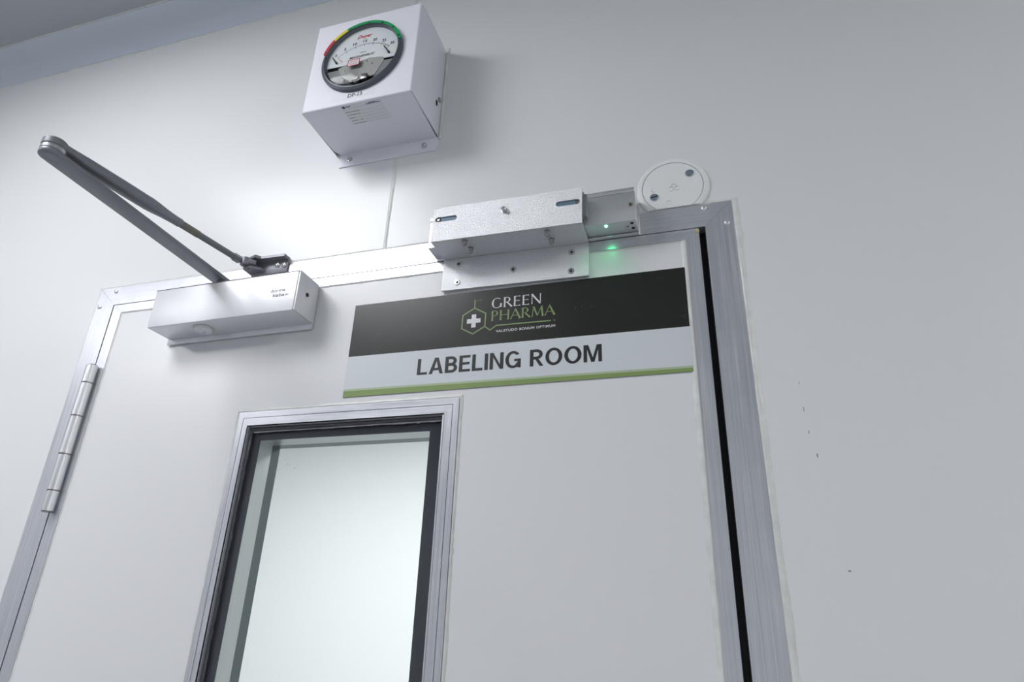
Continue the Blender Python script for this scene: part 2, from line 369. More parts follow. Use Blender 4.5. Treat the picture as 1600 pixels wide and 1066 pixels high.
# glazing frame, mitred, in two steps with a groove
def mitre(bm, x0, x1, zt, zb, a, y0, y1, side):
    X, Z = a
    P = dict(top=[(x0, zt), (x1, zt), (x1-X, zt-Z), (x0+X, zt-Z)], bot=[(x0, zb), (x1, zb), (x1-X, zb+Z), (x0+X, zb+Z)],
             left=[(x0, zt), (x0+X, zt-Z), (x0+X, zb+Z), (x0, zb)], right=[(x1, zt), (x1-X, zt-Z), (x1-X, zb+Z), (x1, zb)])[side]
    prism(bm, P, y0, y1)
for side in ('left', 'right', 'top', 'bot'):
    bm = BM()
    mitre(bm, GX0, GX1, GZT, GZB, (.0077, .0084), -.0030, -.0001, side)
    mitre(bm, GX0+.0084, GX1-.0084, GZT-.0091, GZB+.0091, (.0100, .0122), -.0030, -.0001, side)
    mitre(bm, IX0-.002, IX1+.002, IZT+.002, IZB-.002, (.002, .002), -.0030, .044, side)
    obj('glazing_frame', bm, ALH if side in ('top', 'bot') else ALV, door)
obj('window_sealant', bead(BM(), (GX1, 0, GZB), (GX1, 0, GZT+.003), (1, 0, 0), (0, -1, 0), .0042, .0022, .0012, seed=21), CAULK, door)
obj('window_sealant', bead(BM(), (GX0, 0, GZB), (GX0, 0, GZT+.003), (-1, 0, 0), (0, -1, 0), .0056, .0018, .0008, seed=22), CAULK, door)
obj('window_sealant', bead(BM(), (GX0-.004, 0, GZT), (GX1+.003, 0, GZT), (0, 0, 1), (0, -1, 0), .0056, .0020, .0010, seed=23), CAULK, door)
# black border, spacer channel, glass
BX0, BX1, BZ = .3632, .6135, -.2732
def ring(bm, x0, x1, zt, zb, wx0, wx1, wt, wb, y0, y1):
    plate(bm, [rect(x0, x1, zb, zt), rect(x0+wx0, x1-wx1, zb+wb, zt-wt)], XZ(0), -y1, -y0)
bm = BM(); ring(bm, IX0, IX1, IZT, IZB, BX0-IX0, IX1-BX1, IZT-BZ, .016, .0081, .0098); obj('glazing_border', bm, BLKB, door)
bm = BM(); ring(bm, BX0-.003, BX1+.003, BZ+.003, IZB+.013, .003, .003, .003, .003, .0099, .0365)
obj('spacer_channel', bm, mat('spacer aluminium', (.50, .53, .52), .36, .6, stretch=(20, 20, 1), noise=(.05, (.46, .49, .48)), nscale=6), door)
bm = BM(); ring(bm, BX0-.004, BX1+.004, BZ+.004, IZB+.012, .004, .004, .004, .004, .0366, .054); obj('rear_gasket', bm, mat('grey-green gasket', (.07, .095, .10), .35), door)
obj('glass_pane', box(BM(), IX0+.0004, IX1-.0004, .0040, .0078, IZB, IZT-.0004), GLASS, door)
obj('glazing_sealant', bead(BM(), (IX0, .0040, IZB), (IX0, .0040, IZT), (1, 0, 0), (0, -1, 0), .0026, .0022, .0009, step=.004, seed=31), CAULKB, door)
obj('glazing_sealant', bead(BM(), (IX1, .0040, IZB), (IX1, .0040, IZT), (-1, 0, 0), (0, -1, 0), .0030, .0022, .0009, step=.004, seed=32), CAULKB, door)
obj('glazing_sealant', bead(BM(), (IX0, .0040, IZT), (IX1, .0040, IZT), (0, 0, -1), (0, -1, 0), .0050, .0022, .0010, step=.004, seed=33), CAULKB, door)
bm = BM()
bead(bm, (IX0+.006, .0038, IZT-.0056), (IX1-.002, .0038, IZT-.0048), (0, 0, -1), (0, -1, 0), .0014, .0012, .0007, step=.003, seed=34)
obj('sealant_smear', bm, CAULKG, door)
bm = BM()
for x, z, l, a in ((.4165, -.3085, .004, 10), (.421, -.3105, .0022, 0), (.4285, -.3145, .005, 25), (.6105, -.405, .0012, 80)):
    u = Vector((math.cos(R(a)), math.sin(R(a))))*l/2; n = Vector((-u.y, u.x)).normalized()*.00025
    plate(bm, [[(x-u.x, z-u.y), (x+n.x, z+n.y), (x+u.x, z+u.y), (x-n.x, z-n.y)]], XZ(.0039), 0, .0001)
obj('glass_scratch', bm, GREYI, door)

# ================================================================ HINGE
hz = [-.143, -.1726, -.2253, -.2835, -.3362, -.3658]; hx, hy, hr = .0424, -.0098, .0082
bm = BM(); box(bm, .0369, .0383, -.009, .004, hz[-1]+.002, hz[0]-.002); box(bm, .0383, .0455, -.0035, -.0016, hz[-1]+.004, hz[0]-.004)
cyl(bm, (hx, hy, hz[-1]-.0004), (hx, hy, hz[0]+.0004), hr-.0016, seg=32)
hg = obj('hinge', bm, STEELD, door, label='silver barrel hinge with dark joint rings')
for a, b in zip(hz, hz[1:]):
    bm = BM(); cyl(bm, (hx, hy, b+.0009), (hx, hy, a-.0009), hr, seg=48, bev=.0003); obj('knuckle', bm, SATIN, hg)
for z in hz[1:-1]: obj('joint_ring', cyl(BM(), (hx, hy, z-.0009), (hx, hy, z+.0009), hr-.0001, seg=48), STEELD, hg)

# ================================================================ DOOR CLOSER
T = .5
dc = thing('door_closer', 'silver overhead door closer box with folded grey arm, top left of the door', 'door closer', (.298, TY, -.0825))
bm = BM(); box(bm, .1715, .4235, -.0048, TY, -.1185, -.0495, .0006)
obj('back_plate', bm, SATIN, dc)
bm = BM(); box(bm, .1755, .4208, -.0500, -.0049, -.1105, -.0484, .0009, 3); obj('cover', bm, CLOS, dc)
bm = BM(); box(bm, .4213, .4243, -.0499, -.0049, -.1104, -.0485, .0008, 3); obj('end_cap', bm, CLOS, dc)
bm = BM(); box(bm, .1775, .4215, -.0470, -.006, -.1095, -.0492); obj('body', bm, DARK, dc)
bm = BM(); box(bm, .1757, .4241, -.0503, -.0497, -.0500, -.0493); obj('lid_joint', bm, DARK, dc)
bm = BM()
lathe(bm, (.4243, -.0283, -.0771), (1, 0, 0), [(.0056, 0), (.0056, .0005), (.0046, .0006), (.0044, .0001)], 28)
sc = obj('side_screw', bm, SATIN, dc)
bm = BM(); lathe(bm, (.4245, -.0283, -.0771), (1, 0, 0), [(.0030, -.0002), (.0030, .0005)], 20); obj('screw_socket', bm, DARK, sc)
bm = BM(); lathe(bm, (.2583, -.0289, -.1105), (0, 0, -1), [(.0136, 0), (.0136, .0004), (.0124, .0005), (.0124, .0038), (.0114, .0050), (0, .0053)], 40)
vv = obj('adjusting_valve', bm, mat('pale valve cap', (.82, .82, .84), .3, .1), dc, label='pale round valve cap')
obj('valve_ring', lathe(BM(), (.2583, -.0289, -.1105), (0, 0, -1), [(.0142, 0), (.0142, .0003), (.0130, .0003), (.0130, 0)], 40), STEELD, vv)
bm = BM(); cyl(bm, (.2580, -.026, -.1156), (.2580, -.026, -.1160), .0009, seg=12); obj('valve_slot', bm, DARK, vv)
bm = BM(); F = XZ(-.0500)
text(bm, 'dorma', F, .3800, .4040, -.0795, -.0742, bold=.01, d1=.0003)
text(bm, 'kaba', F, .3852, .4040, -.0868, -.0815, bold=.01, d1=.0003)
plate(bm, [rect(.4055, .4074, -.0863, -.0835), rect(.4060, .4069, -.0857, -.0841)], F, 0, .0003)
plate(bm, [[(.4080, -.0863), (.4090, -.0863), (.4104, -.0849), (.4090, -.0835), (.4080, -.0835), (.4094, -.0849)]], F, 0, .0003)
obj('embossed_lettering', bm, mat('embossed silver lettering', (.24, .24, .26), .45, .1), dc)
# spindle + main arm (z -.036 underside)
P0 = Vector((.2685, -.026, 0)); PK = Vector((.2785, -.3190, 0)); za0, za1 = -.0360, -.0305
bm = BM(); cyl(bm, (P0.x, P0.y, -.0484), (P0.x, P0.y, za0), .0075, seg=32); cyl(bm, (P0.x, P0.y, -.0484), (P0.x, P0.y, -.045), .0105, seg=32); obj('spindle', bm, ARM, dc)
def arm_outline(a, b, ra, rb, n=14):
    d = (b-a).normalized(); p = Vector((-d.y, d.x, 0)); o = []
    for k in range(n+1):
        t = R(-90+180*k/n); q = b+d*math.cos(t)*rb+p*math.sin(t)*rb; o.append((q.x, q.y))
    for k in range(n+1):
        t = R(90+180*k/n); q = a+d*math.cos(t)*ra+p*math.sin(t)*ra; o.append((q.x, q.y))
    return o
def slab(bm, outline, z0, z1, bev):
    vs = [bm.verts.new((x, y, z0)) for x, y in outline]; f = bm.faces.new(vs)
    r = bmesh.ops.extrude_face_region(bm, geom=[f]); up = [v for v in r['geom'] if isinstance(v, bmesh.types.BMVert)]
    for v in up: v.co.z = z1
    bmesh.ops.recalc_face_normals(bm, faces=bm.faces[:])
    es = [e for e in bm.edges if abs(e.verts[0].co.z-e.verts[1].co.z) < 1e-7]
    bmesh.ops.bevel(bm, geom=es, offset=bev, segments=3, affect='EDGES', profile=.5)
    return bm
bm = BM(); slab(bm, arm_outline(P0, PK, .0125, .0125), za0, za1, .0013)
ma = obj('main_arm', bm, ARM, dc)
bm = BM(); lathe(bm, (PK.x, PK.y, za0), (0, 0, -1), [(.0082, -.0003), (.0082, .0003), (.0075, .0004), (.0072, .0001), (0, .0001)], 36); obj('rivet_cap', bm, ARM, ma)
bm = BM(); box(bm, P0.x-.006, P0.x+.006, P0.y-.006, P0.y+.006, za1-.0005, za1+.003, .001); obj('spindle_nut', bm, STEELD, dc)
# pivot washers
bm = BM()
cyl(bm, (PK.x, PK.y, za1+.0003), (PK.x, PK.y, za1+.0052), .0124, seg=40, bev=.0005)
cyl(bm, (PK.x, PK.y, za1), (PK.x, PK.y, za1+.012), .006, seg=24)
obj('pivot_washer', bm, mat('bright zinc', (.55, .55, .56), .3, .8), dc)
# forearm : hub + hollow tapering shell, rod, shoe
KZ = za1+.0055
RE = Vector((.2932, -.0235, .0005))
D = (RE-Vector((PK.x, PK.y, KZ+.0045)))
bm = BM()
cyl(bm, (PK.x, PK.y, KZ), (PK.x, PK.y, KZ+.0095), .0126, seg=40, bev=.0012)
def fp(t): return Vector((PK.x, PK.y, KZ+.0045))+D*t
ts = [0.0, .05, .12, .3, .43, .47, .51, .555, .57, .60]
rs = [(.0118, .0047), (.0112, .0050), (.0105, .0066), (.0105, .0072), (.0102, .0072), (.0090, .0067), (.0072, .0060), (.0060, .0056), (.0057, .0055), (.0057, .0055)]
sweep(bm, [fp(t) for t in ts], [ell(a, b, 24, 3) for a, b in rs])
fa = obj('forearm', bm, ARM, dc)
bm = BM()
cyl(bm, fp(.59), fp(.975), .0047, seg=20)
obj('forearm_rod', bm, ARMD, dc)
bm = BM(); cyl(bm, fp(.59), fp(.71), .0053, .0053, seg=20, bev=.0004); obj('rod_sleeve', bm, mat('brass-toned sleeve', (.20, .19, .165), .4, .3), dc)
bm = BM(); cyl(bm, fp(.945), fp(.985), .0062, seg=6); obj('lock_nut', bm, ARM, dc)
# joint: cheek rotating on the shoe
bm = BM(); J = RE+Vector((.006, .002, -.0015)); JE = Vector((.312, -.0125, -.0010))
cyl(bm, J+Vector((0, 0, -.006)), J+Vector((0, 0, .0065)), .0072, seg=28, bev=.001)
sweep(bm, [RE, J, JE], [ell(.0045, .0045, 16), ell(.0066, .0060, 16, 3), ell(.0066, .0045, 16, 3)])
ck = obj('joint_cheek', bm, ARM, dc)
bm = BM(); cyl(bm, J+Vector((0, 0, -.0066)), J+Vector((0, 0, -.0058)), .0035, seg=24); obj('joint_pin', bm, STEELD, ck)
bm = BM()
box(bm, .300, .363, -.0052, FY, -.017, .0085, .0006)
t = bmesh.new(); merge(bm, t)
plate(bm, [[(.300, -.0018), (.300, -.018), (.316, -.0235), (.322, -.0165), (.362, -.0150), (.363, -.0018)]], lambda u, v, d: Vector((u, v, d)), .0045, .0085)
plate(bm, [[(.296, -.0018), (.296, -.020), (.310, -.0225), (.323, -.0120), (.326, -.0018)]], lambda u, v, d: Vector((u, v, d)), -.0125, -.009)
sh = obj('arm_shoe', bm, ARM, dc)
for x, z in ((.3455, -.0035), (.3575, -.0055)):
    bm = BM(); lathe(bm, (x, -.0052, z), (0, -1, 0), [(.0042, 0), (.0042, .0012), (.0030, .0028), (.0018, .0032), (.0016, .0022), (0, .0022)], 24); obj('shoe_screw', bm, STEEL, sh)
bm = BM(); lathe(bm, (.304, -.019, -.0125), (0, 0, -1), [(.0028, 0), (.0028, .001), (.0012, .0014), (0, .0014)], 20); obj('shoe_screw', bm, STEELD, sh)
for o_ in (dc,): o_.rotation_euler = (0, R(-.35), 0)

# ================================================================ MAGNETIC LOCK (on frame)
ml = thing('magnetic_lock', 'silver magnetic lock body with lit green indicator, fixed to the frame head', 'magnetic lock', (.746, FY, -.006))
MX0, MX1, MZ0, MZ1, MY = .607, .8852, -.0310, .0185, -.0340
bm = BM(); box(bm, MX0, MX1, MY, -.0048, MZ0, .0113, .0006); obj('lock_housing', bm, MAGM, ml)
bm = BM(); box(bm, MX0-.0006, MX1-.0006, MY, FY, .0118, MZ1, .0005); obj('top_rail', bm, MAGM, ml)
bm = BM(); box(bm, MX0, MX1+.0015, -.0046, FY, -.0335, .0118, .0008); obj('mounting_plate', bm, SATIN, ml)
bm = BM(); cyl(bm, (.62, -.0062, MZ0-.0014), (MX1, -.0062, MZ0-.0014), .0016, seg=16); obj('cable_edge', bm, STEEL, ml)
def panscrew(parent, p, n, r, mat_, name='screw', slot='hex'):
    p = Vector(p); n = Vector(n)
    bm = BM(); lathe(bm, p, n, [(r, 0), (r, r*.08), (r*.9, r*.2), (r*.62, r*.22), (r*.55, r*.08), (0, r*.08)], 28); s = obj(name, bm, mat_, parent)
    bm = BM(); lathe(bm, p+n*r*.09, n, [(r*.42, 0), (r*.42, r*.03)], 6); obj('screw_socket', bm, DARK, s)
    return s
panscrew(ml, (.8795, MY, -.0077), (0, -1, 0), .0034, mat('brassy screw', (.55, .50, .38), .3, 1))
panscrew(ml, (.8738, -.0221, MZ0), (0, 0, -1), .0032, STEEL)
for i, (x, y) in enumerate(((.8795, -.0278), (.8798, -.0166))):
    bm = BM(); lathe(bm, (x, y, MZ0), (0, 0, -1), [(.0022, 0), (.0022, .0003)], 24); obj('screw_hole', bm, DARK, ml)
for y in (-.0141, -.0285):
    bm = BM(); lathe(bm, (MX0, y, -.0218), (-1, 0, 0), [(.0020, 0), (.0020, .0003)], 24); obj('screw_hole', bm, DARK, ml)
bm = BM(); lathe(bm, (.8474, -.0287, MZ0), (0, 0, -1), [(.0018, 0), (.0017, .0006), (.0011, .0014), (0, .0017)], 24); obj('indicator_light', bm, LEDM, ml)
ll = bpy.data.lights.new('indicator_glow', 'SPOT'); ll.energy = .020; ll.color = (.03, 1, .30); ll.shadow_soft_size = .0015
lo = bpy.data.objects.new('indicator_glow', ll); C.objects.link(lo); lo.location = (.8474, -.0287, MZ0-.0022); ll.spot_size = R(125); ll.spot_blend = 1; lo.rotation_euler = (R(12), R(8), 0)

# ================================================================ ARMATURE BRACKET (on leaf)
ab = thing('armature_bracket', 'bead-blasted aluminium Z bracket with slotted front, screwed to the door top', 'bracket', (.72, TY, -.060))
PX0, PX1, PT, PB = .6190, .8206, -.0360, -.0842
bm = BM(); box(bm, PX0, PX1, -.0062, TY-.0001, PB, PT+.003, .0004); obj('leaf_plate', bm, BRACK, ab)
bm = BM(); box(bm, PX0, PX1+.0003, -.0508, -.0063, PT, PT+.0030, .0004); obj('shelf', bm, BRACK, ab)
bm = BM(); FB = XZ(0)
plate(bm, [rect(PX0+.0004, PX1+.0006, PT-.0001, .0163), rrect(.6225, .6535, -.0062, .0014, .0037), rrect(.7875, .8185, -.0078, -.0002, .0037)], FB, .0510, .0545)
for v in bm.verts: v.co.y += .001
obj('front_plate', bm, BRACK, ab)
bm = BM()
t = bmesh.new(); box(t, .628, .8262, -.0494, -.0405, -.0275, .0125); bmesh.ops.bevel(t, geom=[e for e in t.edges if abs(e.verts[0].co.x-e.verts[1].co.x) < 1e-6 and e.verts[0].co.x > .7 and abs(e.verts[0].co.z-e.verts[1].co.z) < 1e-6], offset=.004, segments=4, affect='EDGES'); merge(bm, t)
obj('armature_plate', bm, mat('grey nickel plate', (.30, .33, .33), .35, .6), ab)
TAPE = mat('blue-grey tape', (.13, .21, .29), .4)
obj('slot_backing', box(BM(), .6215, .6545, -.0518, -.0508, -.0075, .0028), TAPE, ab); obj('slot_backing', box(BM(), .7865, .8195, -.0518, -.0508, -.0090, .0012), TAPE, ab)
for x, z in ((.6268, -.0024), (.8150, -.0040)):
    bm = BM(); lathe(bm, (x, -.0518, z), (0, -1, 0), [(.0034, 0), (.0034, .0012), (.0024, .0019), (.0020, .0012), (0, .0012)], 20); obj('slot_screw', bm, STEELD, ab)
bm = BM(); lathe(bm, (.7198, -.0535, -.0027), (0, -1, 0), [(.0042, 0), (.0042, .0010), (.0032, .0012), (.0032, .0056), (.0026, .0062), (.0020, .0062), (.0016, .0050), (0, .0050)], 28); obj('centre_bolt', bm, STEEL, ab)
for x, y in ((.6642, -.0462), (.666, -.0276), (.7751, -.0444), (.776, -.0254)):
    bm = BM(); z = PT
    lathe(bm, (x, y, z), (0, 0, -1), [(.0042, 0), (.0042, .0008), (.0030, .0010), (.0035, .0020), (.0027, .0029), (.0035, .0039), (.0027, .0049), (.0033, .0060), (.0018, .0078), (0, .0086)], 20)
    obj('protruding_screw', bm, THREAD, ab)
for x, z in ((.6419, -.0454), (.6418, -.0736), (.7198, -.0634), (.7982, -.0474), (.7977, -.0752)):
    panscrew(ab, (x, -.0062, z), (0, -1, 0), .0045, STEEL, 'countersunk_screw')
ab.rotation_euler = (0, R(.8), 0)

# ================================================================ ROOM SIGN
SX0, SX1, ST, SD, SB = .4877, .9373, -.0873, -.1661, -.2236
sg = thing('room_sign', 'black, white and green sign reading LABELING ROOM on the door', 'sign', (SX0, 0, SB))
bm = BM(); box(bm, SX0, SX1, -.0013, -.0001, SB, ST, .0001, 1); obj('sign_board', bm, mat('sign board edge', (.35, .36, .34), .5), sg)
G = lambda y: XZ(y)
SY = -.0013
# slightly skewed print edges as on the photographed board
bm = BM(); plate(bm, [[(SX0, SD+.0005), (SX1, SD-.0008), (SX1, ST), (SX0, ST)]], XZ(SY), 0, .0001); obj('black_panel', bm, SIGNB, sg)
bm = BM(); plate(bm, [[(SX0, -.2125), (SX1, -.2163), (SX1, SD-.0008), (SX0, SD+.0005)]], XZ(SY), 0, .0001); obj('white_panel', bm, SIGNW, sg)
bm = BM(); plate(bm, [[(SX0, -.2152), (SX1, -.2190), (SX1, -.2163), (SX0, -.2125)]], XZ(SY), 0, .0001); obj('pale_green_stripe', bm, SIGNL, sg)
bm = BM(); plate(bm, [[(SX0, SB+.0002), (SX1, SB+.0002), (SX1, -.2190), (SX0, -.2152)]], XZ(SY), 0, .0001); obj('green_stripe', bm, SIGNG, sg)
PF = XZ(SY-.00012)
def grot(bm, s_, u0, u1, v0, v1, fn):
    W = .18; h = W/2
    wd = dict(L=.56, A=.78, B=.66, E=.60, I=.17, N=.72, G=.80, R=.68, O=.84, M=.88); wd[' '] = .26
    gp = .10; tot = sum(wd[c] for c in s_)+gp*(len(s_)-1); x = 0
    for c in s_:
        ox = x
        def f(u, v, d, ox=ox): return Vector((u0+(ox+u)/tot*(u1-u0), fn(0, 0, d).y, v0+v*(v1-v0)))
        lay = [0]
        def P(*o): plate(bm, [list(q) for q in o], f, 0, .0002+lay[0]*.00003); lay[0] += 1
        w_ = wd[c]
        def bowl(xl, xr, yb, yt, wv=W, n=14):
            ry = (yt-yb)/2; cy = (yt+yb)/2; cx = xr-ry*1.05
            out = [(xl, yb), (cx, yb)]+[(cx+(xr-cx)*math.cos(R(a)), cy+ry*math.sin(R(a))) for a in [-90+180*k/n for k in range(1, n)]]+[(cx, yt), (xl, yt)]
            ry2 = ry-wv*.9
            inn = [(xl+W, cy-ry2), (cx, cy-ry2)]+[(cx+(xr-wv-cx)*math.cos(R(a)), cy+ry2*math.sin(R(a))) for a in [-90+180*k/n for k in range(1, n)]]+[(cx, cy+ry2), (xl+W, cy+ry2)]
            P(out, inn)
        if c in 'LE':
            P([(0, 0), (w_, 0), (w_, .15), (W, .15)]+([(W, .43), (w_*.93, .43), (w_*.93, .575), (W, .575), (W, .85), (w_*.98, .85), (w_*.98, 1), (0, 1)] if c == 'E' else [(W, 1), (0, 1)]))
        elif c == 'I': P(rect(0, W, 0, 1))
        elif c == 'A': P([(0, 0), (.175, 0), (.245, .22), (w_-.245, .22), (w_-.175, 0), (w_, 0), (w_/2+.1, 1), (w_/2-.1, 1)], [(.29, .36), (w_/2, .82), (w_-.29, .36)])
        elif c == 'N': P([(0, 0), (W, 0), (W, .72), (w_-W, 0), (w_, 0), (w_, 1), (w_-W, 1), (w_-W, .28), (W, 1), (0, 1)])
        elif c == 'M': P([(0, 0), (W*.95, 0), (W*.95, .74), (w_/2-.075, .0), (w_/2+.075, .0), (w_-W*.95, .74), (w_-W*.95, 0), (w_, 0), (w_, 1), (w_-.235, 1), (w_/2, .25), (.235, 1), (0, 1)])
        elif c == 'B': bowl(0, w_, 0, .575); bowl(0, w_*.94, .435, 1)
        elif c == 'R':
            bowl(0, w_*.95, .40, 1); P(rect(0, W, 0, .41)); P([(.27, .41), (.44, .41), (w_+.01, 0), (w_-.185, 0)])
        elif c == 'O':
            e = lambda rx, ry: [(w_/2+rx*math.cos(R(a)), .5+ry*math.sin(R(a))) for a in range(0, 360, 8)]
            P(e(w_/2, .515), e(w_/2-W, .515-.15))
        elif c == 'G':
            o = [(w_/2+w_/2*math.cos(R(a)), .5+.515*math.sin(R(a))) for a in range(38, 332, 7)]
            q = [(w_/2+(w_/2-W)*math.cos(R(a)), .5+.365*math.sin(R(a))) for a in range(331, 38, -7)]
            P(o+q); P([(.46, .40), (w_-W*.95, .40), (w_-W*.95, .02), (w_-.01, .0), (w_-.01, .535), (.46, .535)])
        x += w_+gp
bm = BM(); grot(bm, 'LABELING ROOM', .5925, .8335, -.2012, -.1788, PF)
for v in bm.verts: v.co.z += (v.co.x-.71)*-.006
obj('room_name', bm, TXT, sg, label='dark lettering LABELING ROOM')
# flared serif-less capitals drawn as strokes
def stroke(bm, a, b, w0, w1, wm=None, fn=None):
    a = Vector(a); b = Vector(b); d = (b-a); n = Vector((-d.y, d.x)).normalized()
    wm = wm if wm is not None else min(w0, w1); L_ = []; Rr = []
    for k in range(9):
        t = k/8; e = abs(2*t-1)**3; wv = wm+((w0 if t < .5 else w1)-wm)*e; p = a+d*t
        L_.append(tuple(p+n*wv/2)); Rr.append(tuple(p-n*wv/2))
    plate(bm, [L_+Rr[::-1]], fn, 0, .0002)
def arc(bm, c, rx, ry, a0, a1, thin, thick, fn, n=30):
    O, I = [], []
    for k in range(n+1):
        a = R(a0+(a1-a0)*k/n); wv = thin+(thick-thin)*abs(math.cos(a))**1.5
        ca, sa = math.cos(a), math.sin(a)
        O.append((c[0]+rx*ca, c[1]+ry*sa)); I.append((c[0]+(rx-wv)*ca, c[1]+(ry-(thin if True else wv))*sa))
    plate(bm, [O+I[::-1]], fn, 0, .0002)
TH, TN, FLR = .135, .05, .175
def glyph(bm, ch, fn):
    st = lambda a, b, w0=FLR, w1=FLR, wm=TH: stroke(bm, a, b, w0, w1, wm, fn)
    th = lambda a, b: stroke(bm, a, b, .075, .10, TN, fn)
    if ch == 'G':
        arc(bm, (.48, .5), .46, .52, 48, 318, .05, .15, fn); st((.84, .07), (.84, .44)); return .98
    if ch == 'P' or ch == 'R':
        st((.10, 0), (.10, 1)); arc(bm, (.26, .74), .34, .27, -90, 90, .05, .13, fn); th((.10, .985), (.30, .985)); th((.10, .495), (.30, .495))
        if ch == 'R': stroke(bm, (.30, .50), (.74, 0), .10, .19, .13, fn); return .80
        return .66
    if ch == 'E':
        st((.10, 0), (.10, 1)); th((.1, .975), (.56, .975)); th((.1, .52), (.50, .52)); th((.1, .025), (.58, .025))
        for y, x in ((.95, .555), (.52, .50), (.05, .58)): stroke(bm, (x, y-.06), (x, y+.06), .035, .035, .03, fn)
        return .68
    if ch == 'N':
        stroke(bm, (.08, 0), (.08, 1), .09, .07, .055, fn); stroke(bm, (.05, 1), (.80, 0), .19, .12, .14, fn); stroke(bm, (.80, 0), (.80, 1.0), .06, .10, .06, fn); return .95
    if ch == 'H':
        st((.10, 0), (.10, 1)); st((.78, 0), (.78, 1)); th((.1, .52), (.78, .52)); return .92
    if ch == 'A':
        stroke(bm, (.0, 0), (.40, 1), .10, .07, .055, fn); stroke(bm, (.38, 1.02), (.82, 0), .10, .20, .14, fn); th((.16, .36), (.64, .36)); return .82
    if ch == 'M':
        stroke(bm, (.04, 0), (.16, 1), .09, .07, .055, fn); stroke(bm, (.15, 1), (.50, .08), .17, .10, .13, fn); stroke(bm, (.50, .08), (.86, 1), .06, .08, .055, fn); stroke(bm, (.86, 1), (.96, 0), .17, .19, .14, fn); return 1.06
def word(bm, s, u0, u1, v0, v1):
    wd = dict(G=.98, R=.80, P=.66, E=.68, N=.90, H=.92, A=.86, M=1.06); gap = .09
    tot = sum(wd[c] for c in s)+gap*(len(s)-1); x = 0
    for c in s:
        ox = x; fn = lambda u, v, d, ox=ox: Vector((u0+(ox+u)/tot*(u1-u0), SY-.00012-d, v0+v*(v1-v0)))
        glyph(bm, c, fn); x += wd[c]+gap
bm = BM(); word(bm, 'GREEN', .6905, .7578, -.1152, -.1008); obj('logo_word_green', bm, LOGOW, sg, label='white lettering GREEN')
bm = BM(); word(bm, 'PHARMA', .6908, .7755, -.1335, -.1192); obj('logo_word_pharma', bm, LOGOG, sg, label='green lettering PHARMA')
bm = BM(); text(bm, 'VALETUDO BONUM OPTIMUM', PF, .6980, .7760, -.1505, -.1470, bold=.014, space=1.12); obj('tagline', bm, LOGOW, sg, label='small white tagline')
def line2(bm, pts, wv, closed=False):
    P = [Vector(p) for p in pts]; n = len(P); O, I = [], []
    for i in range(n):
        if closed: a, b, c = P[i-1], P[i], P[(i+1) % n]
        else: a, b, c = P[max(i-1, 0)], P[i], P[min(i+1, n-1)]
        d1 = (b-a).normalized() if (b-a).length else (c-b).normalized(); d2 = (c-b).normalized() if (c-b).length else d1
        n1 = Vector((-d1.y, d1.x)); n2 = Vector((-d2.y, d2.x)); m_ = (n1+n2).normalized(); k = wv/2/max(.3, m_.dot(n1))
        O.append(tuple(b+m_*k)); I.append(tuple(b-m_*k))
    plate(bm, [O, I] if closed else [O+I[::-1]], PF, 0, .0002)
bm = BM()
hexp = [(.6672, -.1120), (.6829, -.1213), (.6826, -.1400), (.6664, -.1493), (.6507, -.1402), (.6511, -.1213)]
line2(bm, hexp, .0016, True); line2(bm, [(.6672, -.1120), (.6671, -.0996)], .0015); line2(bm, [(.6822, -.1398), (.6899, -.1462), (.6980, -.1405), (.7704, -.1412)], .0015)
obj('logo_hexagon', bm, LOGOG, sg)
bm = BM(); cx, cz, h, t_ = .6668, -.1306, .0094, .0031
plate(bm, [[(cx-t_, cz+h), (cx+t_, cz+h), (cx+t_, cz+t_), (cx+h, cz+t_), (cx+h, cz-t_), (cx+t_, cz-t_), (cx+t_, cz-h), (cx-t_, cz-h), (cx-t_, cz-t_), (cx-h, cz-t_), (cx-h, cz+t_), (cx-t_, cz+t_)]], PF, 0, .0002)
obj('logo_cross', bm, LOGOW, sg, label='white plus-shaped cross')
bm = BM(); text(bm, 'CH3', PF, .6695, .6765, -.1022, -.0998); OL = mat('olive small print', (.16, .20, .12), .5); obj('formula_print', bm, OL, sg)
bm = BM(); plate(bm, [circ(.7747, -.1413, .0012, 16), circ(.7747, -.1413, .0004, 8)], PF, 0, .0001); obj('registered_mark', bm, OL, sg)

# ================================================================ ROUND COVER PLATE
rc = thing('round_cover_plate', 'round white plastic cover with two slotted screws, right corner above the door frame', 'cover plate', (.9310, 0, .0315))
CX, CZ = .9310, .0318
def cutz(bm, z):
    bmesh.ops.bisect_plane(bm, geom=bm.verts[:]+bm.edges[:]+bm.faces[:], plane_co=(0, 0, z), plane_no=(0, 0, -1), clear_outer=True)
    bmesh.ops.holes_fill(bm, edges=[e for e in bm.edges if e.is_boundary], sides=0); return bm
bm = BM(); lathe(bm, (CX, 0, CZ), (0, -1, 0), [(.0462, 0), (.0462, .0010), (.0450, .0026), (.0425, .0036), (.0400, .0040), (.0388, .0038), (.0386, .0012), (0, .0012)], 72); cutz(bm, .0006); obj('rim', bm, PLAS, rc)
bm = BM(); lathe(bm, (CX, 0, CZ), (0, -1, 0), [(.0380, .0013), (.0380, .0034), (.0374, .0038), (0, .0038)], 64); cutz(bm, .0006); cp = obj('cap', bm, PLAS, rc)
